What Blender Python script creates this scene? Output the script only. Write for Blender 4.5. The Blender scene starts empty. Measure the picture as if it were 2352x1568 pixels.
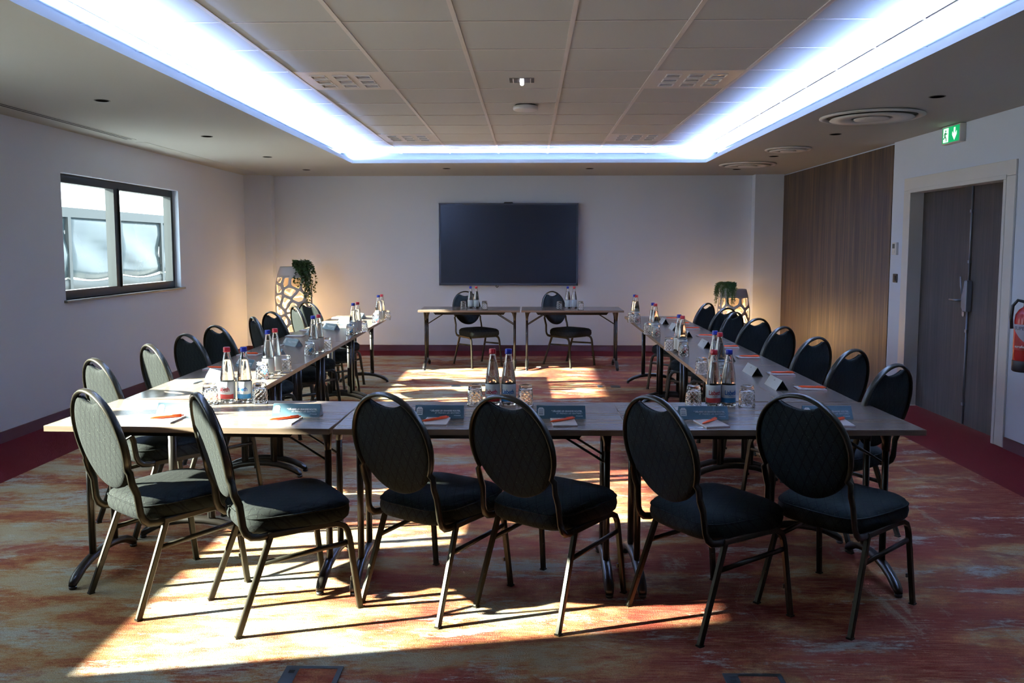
import bpy, bmesh, math, random
from math import sin, cos, pi, radians, sqrt, atan2
from mathutils import Vector, Matrix

S = bpy.context.scene
COL = S.collection
# ------------------------------------------------------------------ camera
cam_d = bpy.data.cameras.new('camera')
cam_d.sensor_width = 36.0
cam_d.lens = 36.0 * 1889.5 / 2352.0
cam_d.shift_y = -54.9 / 2352.0
cam_d.clip_start = 0.05
cam = bpy.data.objects.new('camera', cam_d)
COL.objects.link(cam)
cam.location = (0, 0, 1.5)
cam.rotation_euler = (pi / 2 - 0.0852, 0, 0.0212)
S.camera = cam
# ------------------------------------------------------------------ world, sun, exposure
W = bpy.data.worlds.new('sky'); S.world = W
W.use_nodes = True
W.node_tree.nodes['Background'].inputs[0].default_value = (0.80, 0.92, 1.0, 1)
W.node_tree.nodes['Background'].inputs[1].default_value = 7.5
S.view_settings.view_transform = 'Standard'
S.view_settings.look = 'None'
S.view_settings.gamma = 1.0
S.view_settings.use_curve_mapping = False
S.view_settings.exposure = 0.27
SUN_DIR = Vector((2.39, 0.48, -1.0)).normalized()
sd = bpy.data.lights.new('sun', 'SUN'); sd.energy = 92.0; sd.angle = radians(0.8); sd.color = (1.0, 0.96, 0.86)
so = bpy.data.objects.new('sun', sd); COL.objects.link(so)
so.rotation_euler = SUN_DIR.to_track_quat('-Z', 'Y').to_euler()
so.location = (-12, -1, 6)
LED_W = 140.0
LED_COL = (0.36, 0.52, 1.0)
LAMP_W = 30.0
LAMP_COL = (1.0, 0.55, 0.20)

# ------------------------------------------------------------------ materials
def mat(name, col=(.8, .8, .8), rough=.5, metal=0, spec=.5, **kw):
    m = bpy.data.materials.new(name); m.use_nodes = True
    b = m.node_tree.nodes['Principled BSDF']
    b.inputs['Base Color'].default_value = (*col, 1)
    b.inputs['Roughness'].default_value = rough
    b.inputs['Metallic'].default_value = metal
    b.inputs['Specular IOR Level'].default_value = spec
    for k, v in kw.items():
        b.inputs[k.replace('_', ' ')].default_value = v
    return m
class N:
    """small helper to write node trees"""
    def __init__(s, m): s.t = m.node_tree; s.b = s.t.nodes.get('Principled BSDF')
    def n(s, typ, **kw):
        x = s.t.nodes.new(typ)
        for k, v in kw.items(): setattr(x, k, v)
        return x
    def l(s, a, b): s.t.links.new(a, b)
    def coord(s, scale=(1, 1, 1), loc=(0, 0, 0), rot=(0, 0, 0)):
        tc = s.n('ShaderNodeTexCoord'); mp = s.n('ShaderNodeMapping')
        mp.inputs['Scale'].default_value = scale; mp.inputs['Location'].default_value = loc; mp.inputs['Rotation'].default_value = rot
        s.l(tc.outputs['Object'], mp.inputs[0]); return mp.outputs[0]
    def noise(s, vec, scale=5, detail=4, rough=.5, dist=0):
        x = s.n('ShaderNodeTexNoise'); x.inputs['Scale'].default_value = scale; x.inputs['Detail'].default_value = detail
        x.inputs['Roughness'].default_value = rough; x.inputs['Distortion'].default_value = dist
        s.l(vec, x.inputs['Vector']); return x.outputs['Fac']
    def ramp(s, fac, stops, interp='LINEAR'):
        r = s.n('ShaderNodeValToRGB'); cr = r.color_ramp; cr.interpolation = interp
        while len(cr.elements) < len(stops): cr.elements.new(.5)
        for e, (p, c) in zip(cr.elements, stops):
            e.position = p; e.color = (*c, 1) if len(c) == 3 else c
        s.l(fac, r.inputs[0]); return r.outputs[0]
    def mix(s, f, a, b, mode='MIX'):
        x = s.n('ShaderNodeMix', data_type='RGBA', blend_type=mode)
        for sock, v in ((x.inputs[0], f), (x.inputs[6], a), (x.inputs[7], b)):
            if hasattr(v, 'links') or isinstance(v, bpy.types.NodeSocket): s.l(v, sock)
            else: sock.default_value = v if not isinstance(v, tuple) else (*v, 1)
        return x.outputs[2]
    def m(s, op, a, b=None, c=None):
        x = s.n('ShaderNodeMath', operation=op)
        for i, v in enumerate((a, b, c)):
            if v is None: continue
            if isinstance(v, bpy.types.NodeSocket): s.l(v, x.inputs[i])
            else: x.inputs[i].default_value = v
        return x.outputs[0]
    def bump(s, h, strength=.3, dist=.01):
        x = s.n('ShaderNodeBump'); x.inputs['Strength'].default_value = strength; x.inputs['Distance'].default_value = dist
        s.l(h, x.inputs['Height']); s.l(x.outputs[0], s.b.inputs['Normal'])
    def color(s, c): s.l(c, s.b.inputs['Base Color'])

def plaster(name, col, rough=.85):
    m = mat(name, col, rough, spec=.2); n = N(m)
    h = n.noise(n.coord(), 90, 3)
    n.bump(h, .08, .004)
    v = n.noise(n.coord(), 1.3, 2)
    n.color(n.mix(v, tuple(c * .96 for c in col), tuple(min(1, c * 1.03) for c in col)))
    return m
M_wall = plaster('wall_paint', (.69, .78, .95))
M_ceil = plaster('soffit_paint', (.46, .48, .47))
M_tile = plaster('ceiling_tile', (.50, .53, .55))
M_tbar = mat('ceiling_tee_bar', (.62, .61, .62), .45)
M_white = mat('white_lacquer', (.72, .73, .75), .35)
M_whitem = mat('white_matte', (.70, .70, .70), .6)
M_black = mat('black_void', (.004, .004, .004), .9)
M_frame = mat('window_frame_metal', (.013, .018, .018), .4)
M_sill = mat('sill_grey', (.13, .135, .13), .3)
M_base = mat('baseboard_red', (.055, .008, .010), .7)
M_metal = mat('powder_black_metal', (.012, .010, .007), .34, 0, .45)
M_bronze = mat('chair_frame_metal', (.026, .023, .014), .36, .6)
M_chrome = mat('brushed_steel', (.45, .45, .42), .3, .9)
M_grey = mat('grey_metal', (.22, .25, .30), .35, .5)
M_plastic = mat('black_plastic', (.012, .012, .013), .4)

def fabric():
    m = mat('black_green_fabric', (.03, .036, .032), .9, spec=.12); n = N(m)
    tc = n.n('ShaderNodeTexCoord'); sp = n.n('ShaderNodeSeparateXYZ'); n.l(tc.outputs['Object'], sp.inputs[0])
    v = n.m('ADD', sp.outputs[0], sp.outputs[2]); u = sp.outputs[1]
    ws = []
    for sgn in (1, -1):
        a = n.m('ADD', n.m('MULTIPLY', u, sgn * 1.0), n.m('MULTIPLY', v, .62))
        f = n.m('FRACT', n.m('MULTIPLY', a, 1 / .042))
        d = n.m('ABSOLUTE', n.m('SUBTRACT', f, .5))
        ws.append(n.m('LESS_THAN', d, .06))
    line = n.m('MAXIMUM', ws[0], ws[1])
    nz = n.noise(n.coord(), 420, 2)
    fl = n.m('GREATER_THAN', n.noise(n.coord(loc=(3, 1, 2)), 170, 1), .71)
    c = n.mix(nz, (.0045, .0058, .0048), (.0125, .0155, .0125))
    c = n.mix(n.m('MULTIPLY', line, .85), c, (.003, .0035, .003))
    c = n.mix(n.m('MULTIPLY', fl, .55), c, (.055, .062, .046))
    n.color(c)
    h = n.m('SUBTRACT', n.m('MULTIPLY', nz, .25), n.m('MULTIPLY', line, .8))
    n.bump(h, .45, .004)
    return m
M_fabric = fabric()

def laminate(name, stops, ax=0, rough=.34, scale=1.0, coat=.0):
    m = mat(name, (.2, .15, .12), rough); n = N(m)
    sc = [26 * scale] * 3; sc[ax] = 0.8 * scale
    s2 = [7 * scale] * 3; s2[ax] = 0.35 * scale
    f1 = n.noise(n.coord(tuple(sc)), 2.2, 6, .6, .5)
    f2 = n.noise(n.coord(tuple(s2), loc=(2, 5, 1)), 1.6, 4, .5, .8)
    f = n.m('ADD', n.m('MULTIPLY', f1, .6), n.m('MULTIPLY', f2, .4))
    n.color(n.ramp(f, stops))
    n.bump(f1, .05, .002)
    n.b.inputs['Coat Weight'].default_value = coat
    n.b.inputs['Coat Roughness'].default_value = .25
    return m
M_top = laminate('table_laminate', [(.34, (.125, .096, .075)), (.46, (.165, .128, .098)), (.54, (.20, .158, .118)), (.68, (.27, .218, .158))], 0, .25, coat=.2)
M_edge = laminate('table_edge_band', [(.3, (.10, .07, .045)), (.7, (.22, .155, .10))], 0, .4)
M_panel = laminate('walnut_wall_panel', [(.36, (.028, .020, .016)), (.45, (.055, .038, .028)), (.53, (.085, .057, .036)), (.60, (.14, .085, .042)), (.68, (.19, .12, .06))], 2, .5, .8)
M_door = laminate('door_laminate', [(.35, (.026, .020, .015)), (.5, (.046, .035, .026)), (.68, (.070, .053, .038))], 2, .7, 1.3)

def carpet():
    m = mat('patterned_carpet', (.3, .1, .05), 1.0, spec=.05); n = N(m)
    fine = n.noise(n.coord((14, 60, 1)), 1.0, 5, .7)
    fine2 = n.noise(n.coord((60, 90, 1)), 1.0, 4, .7)
    fz = n.m('ADD', n.m('MULTIPLY', n.m('SUBTRACT', fine, .5), .28), n.m('MULTIPLY', n.m('SUBTRACT', fine2, .5), .16))
    def br(f, k=1.0): return n.m('ADD', f, n.m('MULTIPLY', fz, k))
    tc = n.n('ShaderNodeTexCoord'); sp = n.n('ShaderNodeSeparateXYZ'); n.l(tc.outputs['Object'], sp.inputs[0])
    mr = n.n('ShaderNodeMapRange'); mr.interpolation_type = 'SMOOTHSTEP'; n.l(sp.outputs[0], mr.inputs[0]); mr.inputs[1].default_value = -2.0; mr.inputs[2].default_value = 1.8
    side = mr.outputs[0]     # dimmer right floor and brighter left floor put into the pattern colours
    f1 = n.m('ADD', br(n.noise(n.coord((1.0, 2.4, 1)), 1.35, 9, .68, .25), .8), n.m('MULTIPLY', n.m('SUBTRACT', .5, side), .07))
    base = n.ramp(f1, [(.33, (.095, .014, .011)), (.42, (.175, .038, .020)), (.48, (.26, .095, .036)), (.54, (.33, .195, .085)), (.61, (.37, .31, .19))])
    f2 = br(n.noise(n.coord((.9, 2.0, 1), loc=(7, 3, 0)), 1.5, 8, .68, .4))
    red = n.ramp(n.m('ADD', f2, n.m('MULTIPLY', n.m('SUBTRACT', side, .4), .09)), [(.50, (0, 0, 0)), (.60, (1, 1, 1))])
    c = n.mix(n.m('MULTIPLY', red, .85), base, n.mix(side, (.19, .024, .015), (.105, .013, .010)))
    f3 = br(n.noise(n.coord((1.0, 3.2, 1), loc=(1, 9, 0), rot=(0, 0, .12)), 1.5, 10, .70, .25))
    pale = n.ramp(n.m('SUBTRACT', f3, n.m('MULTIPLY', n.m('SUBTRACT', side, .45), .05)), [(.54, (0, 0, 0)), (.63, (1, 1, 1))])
    c = n.mix(n.m('MULTIPLY', pale, .75), c, (.38, .42, .36))
    f4 = br(n.noise(n.coord((3.4, 1.0, 1), loc=(4, 2, 0), rot=(0, 0, .35)), 1.5, 9, .7, .25))
    ver = n.ramp(f4, [(.60, (0, 0, 0)), (.68, (1, 1, 1))])
    c = n.mix(n.m('MULTIPLY', ver, .5), c, (.31, .28, .19))
    lines = n.noise(n.coord((4, 60, 1)), 2.0, 3, .6)
    c = n.mix(n.m('MULTIPLY', n.ramp(lines, [(.45, (0, 0, 0)), (.7, (1, 1, 1))]), .35), c, (.36, .20, .11))
    pile = n.noise(n.coord(), 190, 2, .6)
    c = n.mix(1.0, c, n.ramp(pile, [(.25, (.62, .62, .62)), (.75, (1.25, 1.25, 1.25))]), 'MULTIPLY')
    n.color(c); n.bump(pile, .5, .006)
    return m
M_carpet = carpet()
def plush(name, col):
    m = mat(name, col, 1.0, spec=.05); n = N(m)
    p = n.noise(n.coord(), 170, 2)
    n.color(n.mix(p, tuple(c * .7 for c in col), tuple(c * 1.3 for c in col))); n.bump(p, .4, .005)
    return m
M_border = plush('red_border_carpet', (.070, .0055, .0055))

M_glass = mat('clear_glass', (1, 1, 1), .0); M_glass.node_tree.nodes['Principled BSDF'].inputs['Transmission Weight'].default_value = 1
M_glass.node_tree.nodes['Principled BSDF'].inputs['IOR'].default_value = 1.45
M_water = mat('water', (.97, 1, 1), 0); M_water.node_tree.nodes['Principled BSDF'].inputs['Transmission Weight'].default_value = 1
M_water.node_tree.nodes['Principled BSDF'].inputs['IOR'].default_value = 1.33
def pane_mat():
    m = bpy.data.materials.new('window_glass'); m.use_nodes = True; t = m.node_tree; t.nodes.clear()
    o = t.nodes.new('ShaderNodeOutputMaterial'); mx = t.nodes.new('ShaderNodeMixShader')
    a = t.nodes.new('ShaderNodeBsdfTransparent'); a.inputs[0].default_value = (.93, .97, .97, 1)
    g = t.nodes.new('ShaderNodeBsdfGlossy'); g.inputs['Roughness'].default_value = .02
    mx.inputs[0].default_value = .06
    t.links.new(a.outputs[0], mx.inputs[1]); t.links.new(g.outputs[0], mx.inputs[2]); t.links.new(mx.outputs[0], o.inputs[0])
    return m
M_pane = pane_mat()
def emit(name, col, st):
    m = mat(name, col, .5)
    b = m.node_tree.nodes['Principled BSDF']
    b.inputs['Emission Color'].default_value = (*col, 1); b.inputs['Emission Strength'].default_value = st
    return m

# ------------------------------------------------------------------ mesh builder
class MB:
    def __init__(s): s.v = []; s.f = []; s.sm = []
    def add(s, vs, fs, smooth=False):
        o = len(s.v); s.v += [tuple(p) for p in vs]
        for f in fs: s.f.append(tuple(i + o for i in f)); s.sm.append(smooth)
        return s
    def box(s, x0, x1, y0, y1, z0, z1):
        v = [(x, y, z) for z in (z0, z1) for y in (y0, y1) for x in (x0, x1)]
        return s.add(v, [(0, 2, 3, 1), (4, 5, 7, 6), (0, 1, 5, 4), (2, 6, 7, 3), (0, 4, 6, 2), (1, 3, 7, 5)])
    def prism(s, poly, a, b, axis='z', smooth=False):
        """poly: 2D points; extruded a..b along axis"""
        n = len(poly)
        def P(p, t):
            return {'z': (p[0], p[1], t), 'x': (t, p[0], p[1]), 'y': (p[0], t, p[1])}[axis]
        v = [P(p, a) for p in poly] + [P(p, b) for p in poly]
        f = [tuple(range(n))[::-1], tuple(range(n, 2 * n))] + [(i, (i + 1) % n, n + (i + 1) % n, n + i) for i in range(n)]
        o = len(s.v); s.v += v
        for k, q in enumerate(f): s.f.append(tuple(i + o for i in q)); s.sm.append(smooth and k > 1)
        return s
    def tube(s, pts, ra, rb=None, seg=10, side=None, caps=True, smooth=True, rot=0):
        """sweep an ellipse (ra along 'side' direction, rb across) along pts"""
        pts = [Vector(p) for p in pts]; n = len(pts)
        rb = ra if rb is None else rb
        A = ra if isinstance(ra, (list, tuple)) else [ra] * n
        B = rb if isinstance(rb, (list, tuple)) else [rb] * n
        prev = Vector(side).normalized() if side is not None else None
        rings = []
        for i, p in enumerate(pts):
            t = (pts[min(i + 1, n - 1)] - pts[max(i - 1, 0)]).normalized()
            if prev is None:
                prev = t.orthogonal().normalized()
            u = (prev - t * prev.dot(t))
            u = u.normalized() if u.length > 1e-6 else t.orthogonal().normalized()
            if side is None: prev = u
            w = t.cross(u)
            rings.append([p + u * (A[i] * cos(rot + 2 * pi * k / seg)) + w * (B[i] * sin(rot + 2 * pi * k / seg)) for k in range(seg)])
        o = len(s.v)
        for r in rings: s.v += [tuple(q) for q in r]
        for i in range(n - 1):
            for k in range(seg):
                s.f.append((o + i * seg + k, o + i * seg + (k + 1) % seg, o + (i + 1) * seg + (k + 1) % seg, o + (i + 1) * seg + k)); s.sm.append(smooth)
        if caps:
            s.f.append(tuple(o + k for k in range(seg))[::-1]); s.sm.append(False)
            s.f.append(tuple(o + (n - 1) * seg + k for k in range(seg))); s.sm.append(False)
        return s
    def bar(s, p, q, w, h, side=(0, 1, 0)):
        """rectangular bar with softened corners"""
        return s.rtube([p, q], w * .5, h * .5, side)
    def rtube(s, pts, a, b, side=(0, 1, 0)):
        """square tube with eased corners along a path"""
        pts = [Vector(p) for p in pts]; n = len(pts); S_ = Vector(side); rr = []; c = .28
        sec = [(1, -1 + c), (1, 1 - c), (1 - c, 1), (-1 + c, 1), (-1, 1 - c), (-1, -1 + c), (-1 + c, -1), (1 - c, -1)]
        for i, p in enumerate(pts):
            t = (pts[min(i + 1, n - 1)] - pts[max(i - 1, 0)]).normalized(); u = (S_ - t * S_.dot(t)).normalized(); w = t.cross(u)
            rr.append([p + u * (a * x) + w * (b * y) for x, y in sec])
        return s.rings(rr, False)
    def lathe(s, prof, seg=24, c=(0, 0, 0), smooth=True, fn=None, caps=True):
        o = len(s.v); n = len(prof)
        for i, (r, z) in enumerate(prof):
            for k in range(seg):
                a = 2 * pi * k / seg; rr = fn(r, z, a) if fn else r
                s.v.append((c[0] + rr * cos(a), c[1] + rr * sin(a), c[2] + z))
        for i in range(n - 1):
            for k in range(seg):
                k2 = (k + 1) % seg
                s.f.append((o + i * seg + k, o + i * seg + k2, o + (i + 1) * seg + k2, o + (i + 1) * seg + k)); s.sm.append(smooth)
        if prof[0] == prof[-1]: caps = False
        if caps and prof[0][0] > 0: s.f.append(tuple(o + k for k in range(seg))[::-1]); s.sm.append(False)
        if caps and prof[-1][0] > 0: s.f.append(tuple(o + (n - 1) * seg + k for k in range(seg))); s.sm.append(False)
        return s
    def rings(s, rr, smooth=True, close0=True, close1=True):
        o = len(s.v); n = len(rr[0])
        for r in rr: s.v += [tuple(p) for p in r]
        for i in range(len(rr) - 1):
            for k in range(n):
                k2 = (k + 1) % n
                s.f.append((o + i * n + k, o + i * n + k2, o + (i + 1) * n + k2, o + (i + 1) * n + k)); s.sm.append(smooth)
        if close0: s.f.append(tuple(o + k for k in range(n))[::-1]); s.sm.append(smooth)
        if close1: s.f.append(tuple(o + (len(rr) - 1) * n + k for k in range(n))); s.sm.append(smooth)
        return s
    def build(s, name, m, parent=None, loc=(0, 0, 0), rot=(0, 0, 0), bevel=0, fix=True, weld=False):
        me = bpy.data.meshes.new(name); me.from_pydata(s.v, [], s.f)
        me.polygons.foreach_set('use_smooth', s.sm)
        if fix:
            bm = bmesh.new(); bm.from_mesh(me)
            bmesh.ops.remove_doubles(bm, verts=bm.verts, dist=1e-5 if not weld else weld)
            bmesh.ops.recalc_face_normals(bm, faces=bm.faces)
            bm.to_mesh(me); bm.free()
        for mm in (m if isinstance(m, (list, tuple)) else [m]): me.materials.append(mm)
        o = bpy.data.objects.new(name, me); COL.objects.link(o)
        o.location = loc; o.rotation_euler = rot
        if parent: o.parent = parent
        if bevel:
            b = o.modifiers.new('soft', 'BEVEL'); b.width = bevel; b.segments = 2; b.limit_method = 'ANGLE'; b.angle_limit = radians(40)
        return o
def tag(o, label, cat, group=None, kind=None):
    o['label'] = label; o['category'] = cat
    if group: o['group'] = group
    if kind: o['kind'] = kind
    return o
def empty(name, loc=(0, 0, 0), rz=0.0):
    o = bpy.data.objects.new(name, None); COL.objects.link(o); o.empty_display_size = .05
    o.location = loc; o.rotation_euler = (0, 0, rz); return o
def kids(o): return [c for c in bpy.data.objects if c.parent == o]
TREE = {}
def dup(root, loc, rz, label, cat, group):
    if root not in TREE: TREE[root] = [(c, kids(c)) for c in kids(root)]
    r = root.copy(); COL.objects.link(r); r.location = loc; r.rotation_euler = (0, 0, rz)
    tag(r, label, cat, group)
    for ch, gs in TREE[root]:
        c = ch.copy(); COL.objects.link(c); c.parent = r
        for g in gs:
            d = g.copy(); COL.objects.link(d); d.parent = c
    return r
class Proto:
    """first placement moves the source itself, later ones copy it"""
    def __init__(s, root): s.root = root; s.used = False
    def put(s, loc, rz, label, cat, group=None):
        if not s.used:
            s.used = True
            TREE[s.root] = [(c, kids(c)) for c in kids(s.root)]
            s.root.location = loc; s.root.rotation_euler = (0, 0, rz); tag(s.root, label, cat, group); return s.root
        return dup(s.root, loc, rz, label, cat, group)
def struct(mb, name, m, parent=None, **kw):
    o = mb.build(name, m, parent, **kw); o['kind'] = 'structure'; return o
def text_mesh(body, size, bold=0.0, align='LEFT', extrude=0.0004, space=1.0, xs=1.0):
    cu = bpy.data.curves.new('txt', 'FONT'); cu.body = body; cu.size = size; cu.offset = bold; cu.align_x = align
    cu.extrude = extrude; cu.space_character = space; cu.resolution_u = 3
    ob = bpy.data.objects.new('txt', cu); COL.objects.link(ob)
    dg = bpy.context.evaluated_depsgraph_get()
    me = bpy.data.meshes.new_from_object(ob.evaluated_get(dg))
    vs = [(v.co.x * xs, v.co.y, v.co.z) for v in me.vertices]; fs = [tuple(p.vertices) for p in me.polygons]
    bpy.data.objects.remove(ob); bpy.data.curves.remove(cu); bpy.data.meshes.remove(me)
    return vs, fs

# ================================================================== THE ROOM
XL, XR, YB, YN = -4.07, 3.57, 11.90, -2.2
ZS, ZG = 2.52, 2.656            # soffit and tile grid
OX0, OX1, OY0, OY1 = -2.16, 2.13, 2.4, 10.10     # cove opening
# floor: red border, patterned field
struct(MB().box(XL - .2, XR + .2, YN - .2, YB + .2, -.20, -.004), 'floor', M_border)
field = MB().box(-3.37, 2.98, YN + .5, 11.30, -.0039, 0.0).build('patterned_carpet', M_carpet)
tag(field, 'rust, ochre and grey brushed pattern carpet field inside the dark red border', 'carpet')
# left wall with two window openings
WINS = [(7.13, 9.53), (2.14, 4.58)]
WZ0, WZ1 = 1.035, 2.15
lw = MB(); ys = [YN - .2, 2.14, 4.58, 7.13, 9.53, YB + .2]
lw.box(XL - .15, XL, YN - .2, YB + .2, -.2, .985); lw.box(XL - .15, XL, 4.58, YB + .2, .985, WZ0); lw.box(XL - .15, XL, YN - .2, 2.14, .985, WZ0); lw.box(XL - .15, XL, YN - .2, YB + .2, WZ1, 3.0)
for a, b in ((ys[0], ys[1]), (ys[2], ys[3]), (ys[4], ys[5])): lw.box(XL - .15, XL, a, b, WZ0, WZ1)
struct(lw, 'wall_left', M_wall)
# back wall with the two corner pillars
struct(MB().box(XL, XR + .2, YB, YB + .2, -.2, 3.0), 'wall_back', M_wall)
struct(MB().box(XL, -3.68, 11.74, YB, -.004, 2.6), 'wall_back_pillar_left', M_wall)
struct(MB().box(3.17, XR, 11.74, YB, -.004, 2.6), 'wall_back_pillar_right', M_wall)
struct(MB().box(XL, XR + .2, YN - .2, YN, -.2, 3.0), 'wall_near', M_panel)  # out of view; dark panelling assumed here to cut light on the near floor
# right wall with the door opening and the recess for the walnut panel
rw = MB()
DY0, DY1, DZ = 6.27, 7.85, 2.04
rw.box(XR, XR + .2, YN, DY0, -.2, 3.0); rw.box(XR, XR + .2, DY0, DY1, DZ, 3.0); rw.box(XR, XR + .2, DY1, 8.24, -.2, 3.0)
rw.box(XR + .03, XR + .2, 8.24, YB, -.2, 3.0)
struct(rw, 'wall_right', M_wall)
# soffit slab round the cove
sf = MB()
for (x0, x1, y0, y1) in ((XL, OX0, YN, YB), (OX1, XR + .03, YN, YB), (OX0, OX1, YN, OY0), (OX0, OX1, OY1, YB)):
    sf.box(x0, x1, y0, y1, ZS, ZS + .012)
for (x0, x1, y0, y1) in ((OX0 - .012, OX0, OY0 - .012, OY1 + .012), (OX1, OX1 + .012, OY0 - .012, OY1 + .012), (OX0, OX1, OY0 - .012, OY0), (OX0, OX1, OY1, OY1 + .012)):
    sf.box(x0, x1, y0, y1, ZS + .0121, ZS + .042)
CW = .17
for (x0, x1, y0, y1) in ((OX0 - CW - .02, OX0 - CW, OY0 - CW, OY1 + CW), (OX1 + CW, OX1 + CW + .02, OY0 - CW, OY1 + CW), (OX0 - CW, OX1 + CW, OY0 - CW - .02, OY0 - CW), (OX0 - CW, OX1 + CW, OY1 + CW, OY1 + CW + .02)):
    sf.box(x0, x1, y0, y1, ZS + .012, ZG + .05)
struct(sf, 'ceiling', M_ceil)
struct(MB().box(XL - .2, XR + .2, YN - .2, YB + .2, 2.95, 3.1), 'ceiling_slab', M_whitem)
# tile grid
GX0, GY0 = -1.5807, 4.3285
tl = MB(); tb = MB()
i0, i1 = -2, 7
for i in range(i0, i1):
    for j in range(-8, 12):
        xa, xb = GX0 + .6 * i, GX0 + .6 * (i + 1); ya, yb = GY0 + .6 * j, GY0 + .6 * (j + 1)
        xa, xb = max(xa, OX0 - CW), min(xb, OX1 + CW); ya, yb = max(ya, OY0 - CW), min(yb, OY1 + CW)
        if xb - xa < .05 or yb - ya < .05: continue
        # the shallow reveal between tiles is real depth
        tl.box(xa + .012, xb - .012, ya + .004, yb - .004, ZG, ZG + .02)
    x = GX0 + .6 * i
    if OX0 - CW < x < OX1 + CW:
        tb.box(x - .012, x + .012, OY0 - CW, OY1 + CW, ZG - .006, ZG + .004)
for j in range(-8, 12):
    y = GY0 + .6 * j
    if OY0 - CW < y < OY1 + CW: tb.box(OX0 - CW, OX1 + CW, y - .006, y + .006, ZG - .004, ZG + .006)
tl.box(OX0 - CW, OX1 + CW, OY0 - CW, OY1 + CW, ZG + .021, ZG + .03)
tile_o = struct(tl, 'ceiling_tiles', M_tile)
struct(tb, 'ceiling_tee_bars', M_tbar)
# baseboards
bb = .082
struct(MB().box(XL, XL + .014, YN, 11.74, -.004, bb), 'baseboard_left', M_base)
b = MB().box(-3.68, 3.17, YB - .014, YB, -.004, bb).box(XL, -3.666, 11.726, 11.74, -.004, bb).box(3.156, XR, 11.726, 11.74, -.004, bb)
b.box(-3.68, -3.666, 11.74, YB, -.004, bb).box(3.156, 3.17, 11.74, YB, -.004, bb)
struct(b, 'baseboard_back', M_base)
struct(MB().box(XR - .014, XR, YN, 6.15, -.004, bb).box(XR - .014, XR, 7.97, 8.24, -.004, bb), 'baseboard_right', M_base)

# ------------------------------------------------------------------ LED cove strips
M_led = emit('led_tape', LED_COL, 3.0)
def led(p, q, inward, label):
    p, q = Vector(p), Vector(q); mid = (p + q) / 2; L = (q - p).length
    d = (q - p).normalized()
    root = MB()
    nrm = Vector((0, 0, 1))
    s = d.cross(nrm) * .008
    vs = [p - s, p + s, q + s, q - s]
    root.add([v for v in vs] + [v + nrm * .004 for v in vs], [(3, 2, 1, 0), (4, 5, 6, 7), (0, 1, 5, 4), (1, 2, 6, 5), (2, 3, 7, 6), (3, 0, 4, 7)])
    o = root.build('led_strip', M_led)
    tag(o, label, 'led strip', 'led strips of the ceiling cove')
    ld = bpy.data.lights.new('led_light', 'AREA'); ld.shape = 'RECTANGLE'; ld.size = L; ld.size_y = .012
    ld.energy = LED_W * L; ld.color = LED_COL
    lo = bpy.data.objects.new('led_light', ld); COL.objects.link(lo)
    z = (Vector(inward) * .95 + Vector((0, 0, 1))).normalized()   # emission direction
    x = d; zz = -z; y = zz.cross(x)
    lo.matrix_world = Matrix((x, y, zz)).transposed().to_4x4() @ Matrix.Identity(4)
    lo.location = mid + Vector((0, 0, .012))
    return o
zl = ZS + .022; dd = .040
led((OX0 - dd, OY0, zl), (OX0 - dd, OY1, zl), (1, 0, 0), 'blue-white led strip behind the left lip of the ceiling cove')
led((OX1 + dd, OY0, zl), (OX1 + dd, OY1, zl), (-1, 0, 0), 'blue-white led strip behind the right lip of the ceiling cove')
led((OX0, OY1 + dd, zl), (OX1, OY1 + dd, zl), (0, -1, 0), 'blue-white led strip behind the far lip of the ceiling cove')

# ------------------------------------------------------------------ windows
def window(idx, y0, y1, WZ0=WZ0):
    root = empty('window_%d' % idx, (XL, (y0 + y1) / 2, WZ0)); root['kind'] = 'structure'
    yc = (y0 + y1) / 2; hw = (y1 - y0) / 2; H = WZ1 - WZ0
    def P(mb, name, m, **kw): return mb.build(name, m, root, **kw)
    f = MB(); x0, x1 = -.135, -.07; t = .065
    f.box(x0, x1, -hw, hw, 0, t); f.box(x0, x1, -hw, hw, H - t, H); f.box(x0, x1, -hw, -hw + t, t, H - t); f.box(x0, x1, hw - t, hw, t, H - t)
    f.box(x0, x1, -.045 - .12, .045 - .12, t, H - t)
    P(f, 'window_frame', M_frame, bevel=.004)
    g = MB()
    for a, b_ in ((-hw + t, -.165), (-.075, hw - t)):
        w = .014
        g.box(x0 - .01, x1 + .012, a, b_, t, t + w); g.box(x0 - .01, x1 + .012, a, b_, H - t - w, H - t)
        g.box(x0 - .01, x1 + .012, a, a + w, t + w, H - t - w); g.box(x0 - .01, x1 + .012, b_ - w, b_, t + w, H - t - w)
    P(g, 'glazing_bead', M_frame)
    for a, b_ in ((-hw + t, -.165), (-.075, hw - t)):
        P(MB().box(-.106, -.102, a, b_, t, H - t), 'window_pane', M_pane)
    P(MB().box(-.07, .03, -hw - .03, hw + .06, -.022, .0), 'window_sill', M_sill, bevel=.003)
window(1, *WINS[0]); window(2, *WINS[1], .985)
for (y0, y1) in WINS:
    pd = bpy.data.lights.new('window_portal', 'AREA'); pd.shape = 'RECTANGLE'; pd.size = 1.1; pd.size_y = y1 - y0
    pd.cycles.is_portal = True
    po = bpy.data.objects.new('window_portal', pd); COL.objects.link(po)
    po.location = (XL - .16, (y0 + y1) / 2, (WZ0 + WZ1) / 2); po.rotation_euler = (0, -pi / 2, 0)

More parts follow.
